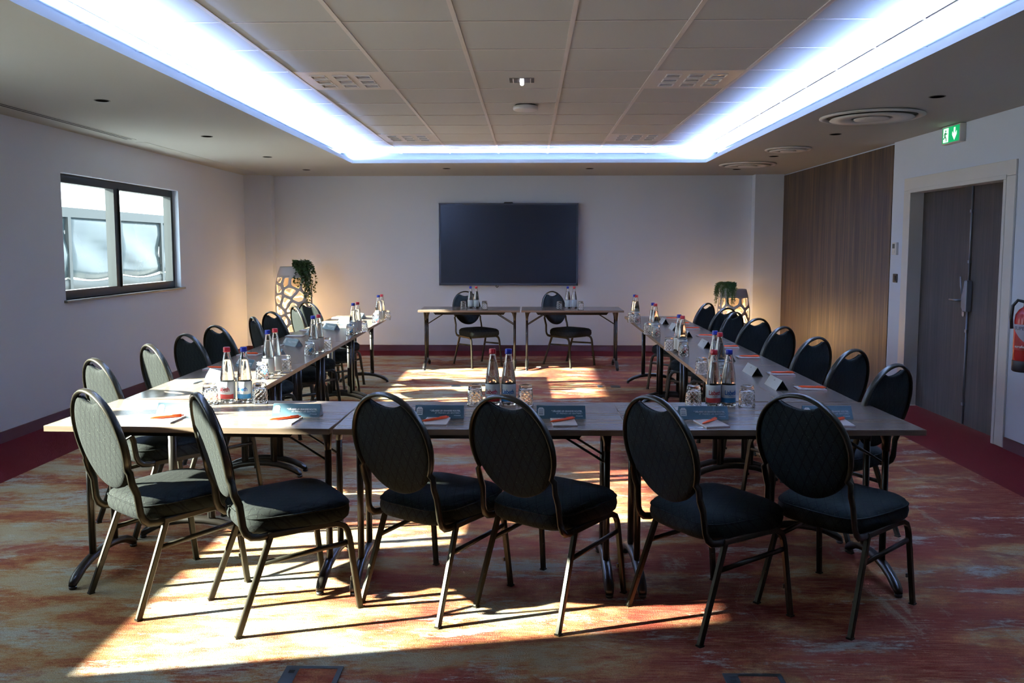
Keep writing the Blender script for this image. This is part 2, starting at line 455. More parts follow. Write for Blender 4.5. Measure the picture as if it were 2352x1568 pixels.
# ------------------------------------------------------------------ outside
M_ground = plaster('pale_paving', (.24, .24, .23))
g = MB().box(-40, XL - .15, -20, 50, -.4, -.2).build('paved_yard', M_ground)
tag(g, 'pale sunlit ground seen under the panels outside the window', 'ground')
def facade_mat():
    m = mat('cladding_sheet', (.35, .48, .56), .25); n = N(m)
    f = n.noise(n.coord((1, .8, .35)), 1.2, 3, .5, .8)
    n.color(n.ramp(f, [(.3, (.018, .030, .039)), (.5, (.026, .041, .048)), (.7, (.044, .060, .061))]))
    n.b.inputs['Emission Strength'].default_value = 0
    return m
M_sheet = facade_mat(); M_rail = mat('pale_grey_rail', (.022, .027, .027), .5)
fr = empty('cladding_screen', (-10.0, 20, 0))
tag(fr, 'pale blue sheet screen with grey rails standing outside the window', 'screen')
random.seed(3)
def bowed(y, k): return .10 * sin((y + 1.0) * 1.15) + .03 * sin(y * 3.1)
py = [-7, -4.9, -3.55, -2.3, -.1, 2.2, 4.5, 7]
for a, b_ in zip(py[:-1], py[1:]):
    mb = MB(); nn = 10; mm = 8; vs = []
    for i in range(nn + 1):
        for j in range(mm + 1):
            y = a + .06 + (b_ - a - .12) * i / nn; zb = .86 - .10 * sin(pi * i / nn); z = zb + (2.16 - zb) * j / mm
            vs.append((.05 * sin(5 * z + y * 2) * sin(pi * j / mm), y, z))
    mb.add(vs, [(i * (mm + 1) + j, (i + 1) * (mm + 1) + j, (i + 1) * (mm + 1) + j + 1, i * (mm + 1) + j + 1) for i in range(nn) for j in range(mm)], True)
    o = mb.build('sheet_panel', M_sheet, fr); md = o.modifiers.new('thick', 'SOLIDIFY'); md.thickness = .02
mb = MB(); mb.box(-.03, .05, -7, 7, 2.15, 2.36)
for y in py: mb.box(-.03, .05, y - .06, y + .06, -.2, 2.15)
nn = 60
pts = [(0, -7 + 14 * i / nn, .70 - .09 * abs(sin(pi * (i / nn) * 6))) for i in range(nn + 1)]
mb.tube(pts, .03, .12, 8, side=(1, 0, 0))
mb.build('rail_frame', M_rail, fr)

# ------------------------------------------------------------------ right wall: walnut panel, door, fittings
wp = MB()
for k in range(3):
    a = 8.255 + k * 1.163; wp.box(XR, XR + .028, a, a + 1.1625, -.004, 2.50)
o = wp.build('wood_wall_panel', M_panel)
tag(o, 'tall dark walnut wall panelling on the right wall behind the chairs', 'wall panel')
for k, (y, z) in enumerate(((11.3, 1.03), (10.06, 1.04), (8.93, 1.01))):
    h = MB().tube([(XR, y, z), (XR - .018, y, z), (XR - .022, y, z + .012)], .004, seg=6).lathe([(.0, 0), (.009, 0), (.009, .002), (0, .002)], 8, (XR - .002, y, z))
    o = h.build('wall_hook', M_chrome)
    tag(o, ('small metal hook on the walnut panel, farthest of three', 'small metal hook in the middle of the walnut panel', 'small metal hook on the walnut panel, nearest the door')[k], 'hook', 'hooks on the walnut panel')
dr = empty('door_1', (XR, (DY0 + DY1) / 2, 0)); dr['kind'] = 'structure'
yc = (DY0 + DY1) / 2
def D(mb, name, m, **kw): return mb.build(name, m, dr, **kw)
c = MB()
c.box(-.016, .0, DY1 - yc - .01, DY1 - yc + .11, 0, DZ - .012); c.box(-.016, .0, DY0 - yc - .11, DY0 - yc + .01, 0, DZ - .012); c.box(-.016, .0, DY0 - yc - .11, DY1 - yc + .11, DZ - .01, DZ + .105)
D(c, 'door_casing', M_white, bevel=.003)
c = MB(); c.box(-.022, .11, DY1 - yc - .035, DY1 - yc, 0, DZ - .036); c.box(-.022, .11, DY0 - yc, DY0 - yc + .035, 0, DZ - .036); c.box(-.022, .11, DY0 - yc, DY1 - yc, DZ - .035, DZ)
D(c, 'door_frame', M_white, bevel=.003)
ym = 6.945 - yc
leafs = []
for a, b_ in ((ym + .002, DY1 - yc - .03), (DY0 - yc + .03, ym - .002)):
    leafs.append(D(MB().box(.105, .150, a, b_, .004, DZ - .03), 'door_leaf', M_door))
MB().prism([(ym + .075 + .018 * cos(t), 1.035 + .12 * (1 if sin(t) > 0 else -1) * .85 + .018 * sin(t)) for t in [2 * pi * k / 16 for k in range(16)]], .098, .106, 'x').build('handle_plate', M_chrome, leafs[0])
MB().tube([(.10, ym + .075, 1.055), (.055, ym + .075, 1.055), (.045, ym + .09, 1.055), (.045, ym + .20, 1.055)], .010, seg=10).build('lever_handle', M_grey, leafs[0])
MB().prism([(ym + .069, .955), (ym + .081, .955), (ym + .079, .985), (ym + .071, .985)], .097, .0985, 'x').build('keyhole', M_black, leafs[0])
r = MB().tube([(.095, ym, .012), (.095, ym, .965)], .008, seg=10).tube([(.095, ym, 1.215), (.095, ym, DZ - .035)], .008, seg=10)
for z in (.18, .80, 1.38, 1.80): r.box(.085, .105, ym - .014, ym + .014, z - .012, z + .012)
r.build('shoot_bolt_rod', M_grey, leafs[1])
hs = [(ym - .045, .965), (ym + .01, .965), (ym + .035, 1.0), (ym + .042, 1.06), (ym + .03, 1.12), (ym + .008, 1.17), (ym + .0, 1.225), (ym - .045, 1.225)]
MB().prism(hs, .055, .105, 'x').build('bolt_housing', M_grey, leafs[1], bevel=.008)
MB().tube([(.06, ym + .028, 1.11), (.05, ym + .036, 1.18), (.045, ym + .036, 1.255)], .006, .012, 8, side=(1, 0, 0)).build('push_paddle', M_grey, leafs[1])
# exit sign
ex = empty('exit_sign', (XR, 7.06, 2.44)); tag(ex, 'green lit emergency exit sign high above the door', 'exit sign')
MB().box(-.05, 0, -.15, .15, -.075, .075).build('housing', M_whitem, ex, bevel=.003)
MB().box(-.0515, -.0505, -.138, .138, -.064, .064).build('sign_face', emit('exit_green', (.0, .50, .16), .55), ex)
M_exw = emit('exit_white', (.85, 1.0, .92), .75)
# seen from the room the far end (+y) is on the left: door pictogram far, arrow near
MB().box(-.0535, -.0522, .035, .118, -.058, .058).build('door_symbol', M_exw, ex)
man = MB()
man.prism([(.078 + .009 * cos(2 * pi * k / 12), .036 + .009 * sin(2 * pi * k / 12)) for k in range(12)], -.0545, -.0537, 'x')
for p, q, w in (((.080, .024), (.088, -.006), .008), ((.088, -.006), (.070, -.026), .006), ((.070, -.026), (.064, -.050), .005), ((.088, -.006), (.100, -.022), .006), ((.100, -.022), (.118, -.026), .005), ((.082, .022), (.062, .008), .004), ((.062, .008), (.050, .014), .004), ((.082, .022), (.100, .014), .004), ((.100, .014), (.104, -.002), .004)):
    dy, dz = q[0] - p[0], q[1] - p[1]; L = sqrt(dy * dy + dz * dz); ny, nz = -dz / L * w, dy / L * w
    man.prism([(p[0] + ny, p[1] + nz), (p[0] - ny, p[1] - nz), (q[0] - ny, q[1] - nz), (q[0] + ny, q[1] + nz)], -.0545, -.0537, 'x')
man.build('running_man', emit('exit_green_figure', (.0, .35, .12), .3), ex)
MB().prism([(-.052, .052), (-.076, .052), (-.076, .0), (-.100, .022), (-.100, -.008), (-.064, -.052), (-.028, -.008), (-.028, .022), (-.052, .0)], -.0535, -.0522, 'x').build('down_arrow', M_exw, ex)
# thermostat, switch
th = empty('thermostat', (XR, 8.115, 1.487)); tag(th, 'white wall thermostat with grey display beside the walnut panel', 'thermostat')
MB().box(-.024, 0, -.05, .05, -.06, .06).build('housing', M_white, th, bevel=.004)
MB().box(-.0255, -.0235, -.018, .030, .002, .046).build('display', mat('lcd_grey', (.16, .19, .20), .2), th)
MB().box(-.0265, -.0235, -.020, .028, -.040, -.012).build('button_pad', M_whitem, th, bevel=.001)
sw = empty('wall_switch', (XR, 8.10, 1.20)); tag(sw, 'black wall switch below the thermostat', 'switch')
MB().box(-.012, 0, -.042, .042, -.042, .042).build('plate', M_plastic, sw, bevel=.003)
MB().box(-.017, -.010, -.016, .016, -.024, .024).build('rocker', M_plastic, sw, bevel=.002)
# fire extinguisher (cut by the right edge of the frame)
M_red = mat('extinguisher_red', (.36, .012, .010), .25)
fe = empty('fire_extinguisher', (3.475, 5.80, .63)); tag(fe, 'red fire extinguisher with black base hung right of the door', 'fire extinguisher')
MB().lathe([(.072, .03), (.0755, .06), (.0755, .36), (.070, .40), (.050, .435), (.026, .455), (.022, .47)], 32).build('cylinder', M_red, fe)
MB().lathe([(.070, 0), (.079, .008), (.079, .075), (.077, .080)], 32).build('base_cup', M_plastic, fe)
MB().lathe([(.022, .465), (.026, .47), (.026, .50), (.015, .51)], 16).box(-.012, .012, -.05, .02, .505, .52).box(-.012, .012, -.075, .02, .53, .542).build('valve', M_chrome, fe)
MB().tube([(-.02, .0, .49), (-.05, .03, .50), (-.075, .045, .46), (-.082, .045, .38), (-.084, .03, .30)], .011, seg=8).build('hose', M_plastic, fe)
lab = MB(); nn = 20
vs = []
for i in range(nn + 1):
    a = radians(125) + radians(160) * i / nn
    for z in (.155, .335): vs.append((.0762 * cos(a), .0762 * sin(a), z))
lab.add(vs, [(2 * i, 2 * i + 2, 2 * i + 3, 2 * i + 1) for i in range(nn)], True)
lm = mat('extinguisher_label', (.5, .5, .6), .4); n_ = N(lm)
tc = n_.n('ShaderNodeTexCoord'); sp = n_.n('ShaderNodeSeparateXYZ'); n_.l(tc.outputs['Object'], sp.inputs[0])
f = n_.m('GREATER_THAN', n_.m('ADD', sp.outputs[2], n_.m('MULTIPLY', n_.m('ADD', sp.outputs[1], .02), -1.2)), .262)
n_.color(n_.mix(f, (.34, .012, .010), (.48, .46, .56)))
lb = lab.build('label', lm, fe)
def wrap_text(vs, r, a0, z0):
    """wrap flat text round a vertical cylinder; a0 = angle of the text middle, reading seen from outside"""
    return [((r + z) * cos(a0 + x / r), (r + z) * sin(a0 + x / r), z0 + y) for x, y, z in vs]
for body, sz, z0, mm in (('SUPER', .034, .297, mat('label_ink', (.06, .05, .08), .5)), ('eurofeu', .026, .172, M_whitem)):
    vs, fs = text_mesh(body, sz, .0005, 'CENTER', .0003)
    MB().add(wrap_text(vs, .0764, radians(212), z0), fs).build('label_text', mm, lb)
MB().box(.045, .095, -.02, .02, .40, .47).build('wall_bracket', M_metal, fe)

# ------------------------------------------------------------------ ceiling fittings
def at_soffit(mb_root, x, y): mb_root.location = (x, y, ZS)
M_inner = mat('recess_shade', (.004, .004, .004), 1, spec=0)
dl = empty('downlight')
MB().lathe([(.046, -.0025), (.052, -.003), (.054, 0), (.044, .0005), (.046, -.0025)], 28).build('trim_ring', M_plastic, dl)
MB().lathe([(0, -.0012), (.045, -.0012), (.045, 0), (0, 0)], 24).build('recess_disc', M_inner, dl)  # flat black disc: the shade of the recessed hole put into its colour
P = Proto(dl)
DLS = [(-2.985, 5.79, 'left soffit, nearest of four'), (-2.98, 7.65, 'left soffit above the window, second of four'), (-2.97, 9.38, 'left soffit, third of four'), (-2.95, 10.94, 'left soffit, in the far corner'),
       (-1.08, 10.80, 'far soffit, left above the screen'), (.78, 10.84, 'far soffit, right above the screen'), (2.72, 11.0, 'right soffit, in the far corner'), (2.75, 9.45, 'right soffit between the two far diffusers'),
       (2.77, 7.63, 'right soffit, in front of the small diffuser'), (2.77, 5.76, 'right soffit, nearest the camera')]
for x, y, t in DLS: P.put((x, y, ZS), 0, 'small black round downlight in the ' + t, 'downlight', 'downlights in the soffit')
def diffuser(x, y, r, label):
    e = empty('air_diffuser', (x, y, ZS)); tag(e, label, 'air diffuser', 'round air diffusers in the right soffit')
    MB().lathe([(r * .90, .0), (r * .99, -.004), (r, -.012), (r * .93, -.022), (r * .86, -.012), (r * .86, .0)], 48, caps=False).build('outer_ring', M_whitem, e)
    MB().lathe([(0, -.001), (r * .86, -.001), (r * .86, .0)], 40).build('duct_recess', mat('duct_dark', (.10, .10, .10), .7), e)
    MB().lathe([(r * .40, -.004), (r * .78, -.020), (r * .80, -.028), (r * .60, -.030), (r * .40, -.024), (r * .40, -.004)], 48).build('cone', M_whitem, e)
    MB().lathe([(0, -.040), (r * .2, -.039), (r * .33, -.032), (r * .34, -.024), (0, -.02)], 32).build('centre_disc', M_whitem, e)
diffuser(2.66, 6.57, .385, 'largest round white air diffuser, nearest in the right soffit')
diffuser(2.68, 8.71, .235, 'small round white air diffuser in the middle of the right soffit')
diffuser(2.68, 10.3, .345, 'round white air diffuser farthest back in the right soffit')
sl = empty('slot_diffuser', (-3.785, 3.0, ZS)); tag(sl, 'long thin black slot air diffuser in the soffit above the left wall', 'air diffuser')
MB().box(-.045, .045, -3.6, 4.86, -.003, 0).build('frame', M_ceil, sl)
MB().box(-.030, -.012, -3.55, 4.82, -.0040, -.0028).box(.010, .026, -3.55, 4.82, -.0040, -.0028).build('slot', M_black, sl)
sl = MB().box(-3.84, -3.74, 8.05, 11.4, ZS - .002, ZS).build('access_panel_1', M_ceil); sl['kind'] = 'structure'  # closed access panel lying flush under the soffit
# square luminaires with nine cells
LP = empty('ceiling_light')
pl = MB().box(-.286, .286, -.294, .294, -.004, .0)
pl.build('panel', mat('luminaire_panel', (.60, .58, .58), .4), LP)
M_lv = mat('louvre_white', (.78, .78, .80), .3); M_lm = mat('louvre_mirror', (.30, .28, .30), .15, .8)
for i in range(3):
    for j in range(3):
        cx, cy = (i - 1) * .152, (j - 1) * .152; w = .046; t = .006; cell = MB(); cin = MB()
        for (a, b_, c_, d) in ((-w - t, w + t, -w - t, -w), (-w - t, w + t, w, w + t), (-w - t, -w, -w, w), (w, w + t, -w, w)):
            cell.box(cx + a, cx + b_, cy + c_, cy + d, -.011, -.003)
        cin.add([(cx - w, cy - w, -.0045), (cx + w, cy - w, -.0045), (cx + w, cy + w, -.0045), (cx - w, cy + w, -.0045), (cx, cy, -.0080)], [(0, 4, 1), (1, 4, 2), (2, 4, 3), (3, 4, 0), (0, 1, 2, 3)])
        ce = cell.build('light_cell', M_lv, LP); cin.build('reflector', M_lm, ce)
P = Proto(LP)
for x, y, t in ((GX0 + .3, GY0 + .6 * 2 + .3, 'nearer left'), (GX0 + 4.5 - 1.8 + 0, GY0 + .6 * 2 + .3, 'nearer right'), (GX0 + .3, GY0 + .6 * 7 + .3, 'far left, by the far cove'), (GX0 + 2.7, GY0 + .6 * 7 + .3, 'far right, by the far cove')):
    P.put((x, y, ZG), 0, 'square nine-cell ceiling light tile, unlit, ' + t, 'ceiling light', 'nine-cell ceiling lights')
el = empty('emergency_light', (-.055, 5.83, ZG)); tag(el, 'small clear emergency light glowing white in the ceiling tiles', 'emergency light')
MB().box(-.085, .085, -.075, .075, -.004, 0).build('plate', mat('lamp_plate', (.42, .40, .42), .15, .5), el)
for sx in (-1, 1): MB().box(sx * .06 - .003, sx * .06 + .003, -.07, .07, -.010, -.003).build('fin', M_whitem, el)
MB().tube([(0, -.06, -.016), (0, .06, -.016)], .014, .012, 12, side=(1, 0, 0)).build('lamp_tube', emit('lamp_white', (.9, .92, 1), 2.2), el)
ap = empty('access_point', (-.035, 6.83, ZG)); tag(ap, 'round white disc-shaped wireless access point under the ceiling tiles', 'access point')
MB().lathe([(.085, -.0), (.085, -.012)], 32).build('mount', M_plastic, ap)
MB().lathe([(.0, -.046), (.09, -.046), (.098, -.042), (.102, -.034), (.100, -.014), (.092, -.010), (0, -.010)], 40).build('disc', M_white, ap)

# ------------------------------------------------------------------ screen on the back wall
tv = empty('wall_display', (-.301, YB, 1.54)); tag(tv, 'large black flat screen mounted on the back wall', 'screen')
hw, hh = .995, .585
M_scr = mat('screen_glass', (.004, .005, .008), .30, spec=.45)
MB().box(-hw + .04, hw - .04, -.075, -.03, -hh + .03, hh - .03).build('back_housing', M_plastic, tv)
b = MB(); t = .024; M_bez = mat('bezel_grey', (.055, .058, .07), .35, .4)
b.box(-hw, hw, -.10, -.05, hh - t, hh); b.box(-hw, hw, -.10, -.05, -hh, -hh + .032); b.box(-hw, -hw + t, -.10, -.05, -hh, hh); b.box(hw - t, hw, -.10, -.05, -hh, hh)
b.build('bezel', M_bez, tv, bevel=.002)
MB().box(-hw + t, hw - t, -.094, -.06, -hh + .03, hh - t).build('screen_panel', M_scr, tv)
MB().prism([(-.07, hh), (-.055, hh + .016), (.055, hh + .016), (.07, hh)], -.095, -.055, 'y').build('camera_bar', M_plastic, tv)
MB().tube([(-.175, -.07, -hh), (-.18, -.07, -hh - .02), (-.165, -.07, -hh - .03), (-.15, -.07, -hh - .02), (-.15, -.07, -hh - .008)], .006, seg=8).build('cable_hook', M_plastic, tv)
MB().box(-.3, .3, -.05, 0, -.25, .25).build('wall_mount', M_plastic, tv)

# ------------------------------------------------------------------ perforated light planters
def clip(poly, nx, ny, c):
    out = []
    for i in range(len(poly)):
        a, b_ = poly[i], poly[(i + 1) % len(poly)]
        da, db = a[0] * nx + a[1] * ny - c, b_[0] * nx + b_[1] * ny - c
        if da <= 0: out.append(a)
        if (da < 0) != (db < 0) and abs(da - db) > 1e-12:
            t = da / (da - db); out.append((a[0] + (b_[0] - a[0]) * t, a[1] + (b_[1] - a[1]) * t))
    return out
def planter(x, y, H, prof, seed, label, pw):
    """prof(t)-> radius for t in 0..1; shell perforated with irregular cells"""
    e = empty('light_planter', (x, y, -.004)); tag(e, label, 'planter', 'perforated light planters')
    rnd = random.Random(seed); C = 1.42; z0, z1 = .05 * H, .895 * H
    cols = 9; rows = max(4, round((z1 - z0) / .138)); seeds = []
    for j in range(rows):
        for i in range(cols):
            seeds.append(((i + .5 * (j % 2) + rnd.uniform(-.38, .38)) * C / cols, z0 + (j + .5 + rnd.uniform(-.38, .38)) * (z1 - z0) / rows))
    mb = MB()
    def S3(u, z): a = 2 * pi * u / C; r = prof(z / H); return (r * cos(a), r * sin(a), z)
    for k, (sx, sy) in enumerate(seeds):
        poly = [(sx - .4, z0), (sx + .4, z0), (sx + .4, z1), (sx - .4, z1)]
        for m_, (tx, ty) in enumerate(seeds):
            for off in (-C, 0, C):
                if m_ == k and off == 0: continue
                qx, qy = tx + off, ty
                if abs(qx - sx) > .5 or abs(qy - sy) > .5: continue
                nx, ny = qx - sx, qy - sy; poly = clip(poly, nx, ny, (nx * (qx + sx) + ny * (qy + sy)) / 2)
                if len(poly) < 3: break
        if len(poly) < 3: continue
        gx, gy = sum(p[0] for p in poly) / len(poly), sum(p[1] for p in poly) / len(poly)
        dense = []
        for i in range(len(poly)):
            a, b_ = poly[i], poly[(i + 1) % len(poly)]
            L = sqrt((a[0] - b_[0]) ** 2 + (a[1] - b_[1]) ** 2)
            if L < .004: continue
            for t in (0, .25, .5, .75): dense.append((a[0] + (b_[0] - a[0]) * t, a[1] + (b_[1] - a[1]) * t))
        nd = len(dense)
        inner = []
        for i in range(nd):     # rounded, shrunken copy
            p = [sum(dense[(i + o_) % nd][c_] for o_ in (-1, 0, 1)) / 3 for c_ in (0, 1)]
            dx, dy = p[0] - gx, p[1] - gy; L = sqrt(dx * dx + dy * dy) + 1e-6
            s_ = max(.35, (L - .0190) / L); inner.append((gx + dx * s_, gy + dy * s_))
        o = len(mb.v)
        mb.v += [S3(*p) for p in dense] + [S3(*p) for p in inner]
        for i in range(nd): mb.f.append((o + i, o + (i + 1) % nd, o + nd + (i + 1) % nd, o + nd + i)); mb.sm.append(True)
    for (za, zb, nn) in ((z1, H, 6), (0, z0, 2)):
        ring = []
        for j in range(nn + 1):
            z = za + (zb - za) * j / nn; ring.append([S3(C * k / 72, z) for k in range(72)])
        mb.rings(ring, True, False, False)
    o = mb.build('perforated_shell', mat('planter_white', (.60, .60, .64), .45), e, weld=.0004)
    md = o.modifiers.new('thick', 'SOLIDIFY'); md.thickness = .018; md.offset = -1
    rt = prof(1.0)
    MB().lathe([(rt - .020, H - .002), (rt - .035, H - .02), (rt * .72, H - .26), (rt * .62, H - .30), (0, H - .30)], 40).lathe([(0, H - .04), (rt - .04, H - .04)], 40).build('inner_pot', mat('pot_cream', (.60, .55, .50), .6), e)
    MB().lathe([(0, .012), (prof(0) - .02, .012)], 30).build('base_plate', M_whitem, e)
    for z in (.17, .62) if H > 1.1 else (.17, .42):
        ld = bpy.data.lights.new('planter_lamp', 'POINT'); ld.energy = pw / 2; ld.color = LAMP_COL; ld.shadow_soft_size = .11
        lo = bpy.data.objects.new('planter_lamp', ld); COL.objects.link(lo); lo.location = (x, y, z)
    return e
def prof_tall(t): return .135 + (.252 - .135) * sin(pi * min(1, max(0, (t + .02) / 1.32))) ** .8 if t < .999 else .178
def mk_prof(r0, rm, r1, tm):
    def f(t):
        if t < tm: s_ = t / tm; return r0 + (rm - r0) * sin(pi / 2 * s_) ** 1.0
        s_ = (t - tm) / (1 - tm); return rm + (r1 - rm) * s_ ** 2.2
    return f
planter(-3.265, 11.32, 1.24, mk_prof(.15, .253, .175, .66), 5, 'tall white perforated planter glowing inside in the far left corner', LAMP_W * 1.15)
planter(2.80, 11.32, .935, mk_prof(.15, .218, .165, .60), 8, 'shorter white perforated planter glowing inside in the far right corner', LAMP_W)

# plants
M_leaf = mat('vine_leaf', (.035, .085, .025), .45); M_stem = mat('vine_stem', (.06, .08, .03), .6)
M_leaf2 = mat('fern_leaf', (.045, .12, .03), .5)
def leaf(mb, p, d, L, w):
    d = Vector(d).normalized(); p = Vector(p); s_ = d.cross(Vector((0, 0, 1)));
    s_ = s_.normalized() if s_.length > .1 else Vector((1, 0, 0)); nn = s_.cross(d)
    q = [p, p + d * L * .3 + s_ * w * .5 + nn * .003, p + d * L * .65 + s_ * w * .46 - nn * .004, p + d * L - nn * .008, p + d * L * .65 - s_ * w * .46 - nn * .004, p + d * L * .3 - s_ * w * .5 + nn * .003, p + d * L * .5 + nn * .002]
    mb.add(q, [(0, 1, 6), (1, 2, 6), (2, 3, 6), (3, 4, 6), (4, 5, 6), (5, 0, 6)], True)
def vine(px, py, pz, rt):
    e = empty('trailing_plant', (px, py, pz)); tag(e, 'dark green ivy-like plant trailing over the tall planter on the left', 'plant')
    rnd = random.Random(2); st = MB(); lf = MB()
    for k in range(46):
        a = radians(rnd.uniform(-72, 12)); L = rnd.choice((.03, .06, .10, .14, .20, .28, .40, .50)) * rnd.uniform(.8, 1.1)
        if a < radians(-55): L *= .6
        r0 = rt * rnd.uniform(.1, .5); kr = rnd.uniform(.75, 1.25); kh = rnd.uniform(.5, 1.1); pts = []
        for i in range(13):
            t = i / 12; s_ = t * (L + .16)
            r = r0 + min(s_, .15) * kr + .045 * t; h = .03 + .085 * kh * sin(min(1, s_ / .17) * pi * .75) - max(0, s_ - .14)
            pts.append((r * cos(a) + .012 * sin(9 * t + k), r * sin(a) + .012 * cos(7 * t + k), h))
        st.tube(pts, .0022, seg=4, caps=False)
        for i in range(1, 13):
            for q in range(4):
                d = (rnd.uniform(-1, 1) + cos(a) * .5, rnd.uniform(-1, 1) + sin(a) * .7, rnd.uniform(-.9, .5))
                lf.add([], []); leaf(lf, Vector(pts[i]) + Vector((rnd.uniform(-.01, .01), rnd.uniform(-.01, .01), rnd.uniform(-.01, .01))), d, rnd.uniform(.022, .034), rnd.uniform(.020, .028))
    for k in range(9):
        d = (rnd.uniform(-1, 1), rnd.uniform(-1, 1), .6); leaf(lf, (-.08 + rnd.uniform(-.02, .02), -.05, .0), d, .03, .02)
    st.build('stems', M_stem, e); lf.build('foliage', M_leaf, e, fix=False)
vine(-3.265, 11.32, 1.20, .175)
def fern(px, py, pz, rt):
    e = empty('trailing_plant', (px, py, pz)); tag(e, 'feathery green plant trailing over the left side of the shorter planter', 'plant')
    rnd = random.Random(5); st = MB(); lf = MB()
    for k in range(62):
        a = radians(rnd.uniform(160, 262)) if k < 50 else radians(rnd.uniform(60, 150)); L = rnd.uniform(.04, .30) if k < 50 else rnd.uniform(.04, .12)
        r0 = rt * .3; pts = []
        for i in range(13):
            t = i / 12; s_ = t * (L + .14)
            r = r0 + min(s_, .17) * .95 + .04 * t; h = .03 + .085 * sin(min(1, s_ / .17) * pi * .75) - max(0, s_ - .15)
            pts.append((r * cos(a) + .012 * sin(7 * t + k), r * sin(a) + .01 * cos(7 * t + k), h))
        st.tube(pts, .0018, seg=4, caps=False)
        for i in range(1, 13):
            for q in range(9):
                t = rnd.random(); p = Vector(pts[i - 1]).lerp(Vector(pts[i]), t)
                d = (rnd.uniform(-1, 1), rnd.uniform(-1, 1), rnd.uniform(-.5, .9)); leaf(lf, p, d, rnd.uniform(.016, .028), .0035)
    st.build('stems', M_stem, e); lf.build('foliage', M_leaf2, e, fix=False)
fern(2.80, 11.32, .90, .165)

# ------------------------------------------------------------------ floor boxes
def floorbox(x, y, w, d, label, big):
    e = empty('floor_outlet', (x, y, 0)); tag(e, label, 'floor outlet', 'floor outlets in the carpet')
    f_ = MB(); t = .018 if big else .012
    M_fb = M_fbx
    if big:
        f_.box(-w / 2, w / 2, -d / 2, -d / 2 + t, 0, .004); f_.box(-w / 2, w / 2, d / 2 - t, d / 2, 0, .004); f_.box(-w / 2, -w / 2 + .05, -d / 2 + t, d / 2 - t, 0, .004); f_.box(w / 2 - t, w / 2, -d / 2 + t, d / 2 - t, 0, .004)
        f_.build('frame', M_fb, e)
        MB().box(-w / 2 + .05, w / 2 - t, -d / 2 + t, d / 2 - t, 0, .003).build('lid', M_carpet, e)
        MB().box(-w / 2 + .018, -w / 2 + .038, d / 2 - .05, d / 2 - .032, .0035, .0046).build('latch', M_black, e)
    else:
        MB().box(-w / 2, w / 2, -d / 2, d / 2, 0, .004).build('frame', M_fb, e)
        MB().box(-w / 2 + t, w / 2 - t, -d / 2 + t, d / 2 - t, .003, .0052).build('lid', M_plastic, e)
M_fbx = mat('floor_box_metal', (.05, .065, .075), .4, .4)
floorbox(-.765, 2.70, .205, .24, 'large floor outlet with carpeted lid at the bottom left of the picture', True)
floorbox(.785, 2.68, .205, .24, 'large floor outlet with carpeted lid at the bottom right of the picture', True)
floorbox(-.795, 8.82, .09, .12, 'small floor outlet on the open carpet, left of the middle', False)
floorbox(.765, 8.82, .05, .12, 'narrow small floor outlet on the open carpet, in the sun patch', False)
floorbox(.93, 8.82, .10, .12, 'small floor outlet on the open carpet, beside the right tables', False)

# ================================================================== TABLES
TH = .74
def make_table(L, D_=.62):
    e = empty('folding_table')
    hl, hd = L / 2, D_ / 2
    MB().box(-hl + .0015, hl - .0015, -hd + .0015, hd - .0015, TH - .024, TH).build('tabletop', M_top, e, bevel=.001)
    t = MB(); z0, z1 = TH - .0245, TH - .001
    t.box(-hl, hl, -hd, -hd + .0016, z0, z1); t.box(-hl, hl, hd - .0016, hd, z0, z1); t.box(-hl, -hl + .0016, -hd, hd, z0, z1); t.box(hl - .0016, hl, -hd, hd, z0, z1)
    t.build('edge_band', M_edge, e)
    for sy in (-1, 1):
        y = sy * .20
        MB().prism([(-hl + .17, TH - .024), (-hl + .20, TH - .062), (hl - .20, TH - .062), (hl - .17, TH - .024)], y - .012, y + .012, 'y').build('apron_rail', M_metal, e)
    for sx in (-1, 1):
        x = sx * (hl - .067)
        for sy in (-1, 1):
            y = sy * .095
            g_ = MB(); g_.tube([(x, y, .095), (x, y, TH - .10)], .013, .021, 14, side=(1, 0, 0))
            g_.box(x - .0145, x + .0145, y - .003, y + .003, .11, TH - .11)
            g_.build('leg', M_metal, e)
            MB().tube([(x, y, TH - .14), (x, y, TH - .10), (x - sx * .004, y, TH - .05), (x - sx * .012, y, TH - .024)], [.015, .017, .028, .044], [.024, .025, .030, .034], 14, side=(1, 0, 0)).build('leg_bracket', M_metal, e)
            MB().tube([(x - sx * .005, y * .8, TH - .20), (x - sx * .235, y * .8, TH - .055)], .0055, seg=8).box(x - sx * .235 - .015, x - sx * .235 + .015, y * .8 - .012, y * .8 + .012, TH - .062, TH - .024).build('brace', M_metal, e)
        MB().tube([(x, -.095, TH - .045), (x, .095, TH - .045)], .010, seg=8).build('cross_tube', M_metal, e)
        fy = [-.268, -.258, -.235, -.19, -.13, -.06, 0, .06, .13, .19, .235, .258, .268]
        fz = [.014, .026, .042, .064, .082, .092, .095, .092, .082, .064, .042, .026, .014]
        MB().tube([(x, a, b_) for a, b_ in zip(fy, fz)], [.016, .020, .022] + [.022] * 7 + [.022, .020, .016], [.012, .017, .020] + [.019] * 7 + [.020, .017, .012], 12, side=(1, 0, 0)).build('foot', M_metal, e)
        for sy in (-1, 1):
            MB().lathe([(.014, 0), (.017, .003), (.016, .014)], 12, (x, sy * .262, 0)).build('foot_cap', M_plastic, e)
    return e
TA = Proto(make_table(1.238)); TB = Proto(make_table(1.262, .60))
FRONT = [(-1.450, 3.715, -.030, 'left table of the front row, half lit by the sun'), (-.206, 3.697, 0, 'middle table of the front row, between the two others'), (1.034, 3.715, .026, 'right table of the front row, in shade')]
for x, y, r, t in FRONT: TA.put((x, y, 0), r, 'brown laminate folding table, ' + t, 'table', 'folding tables')
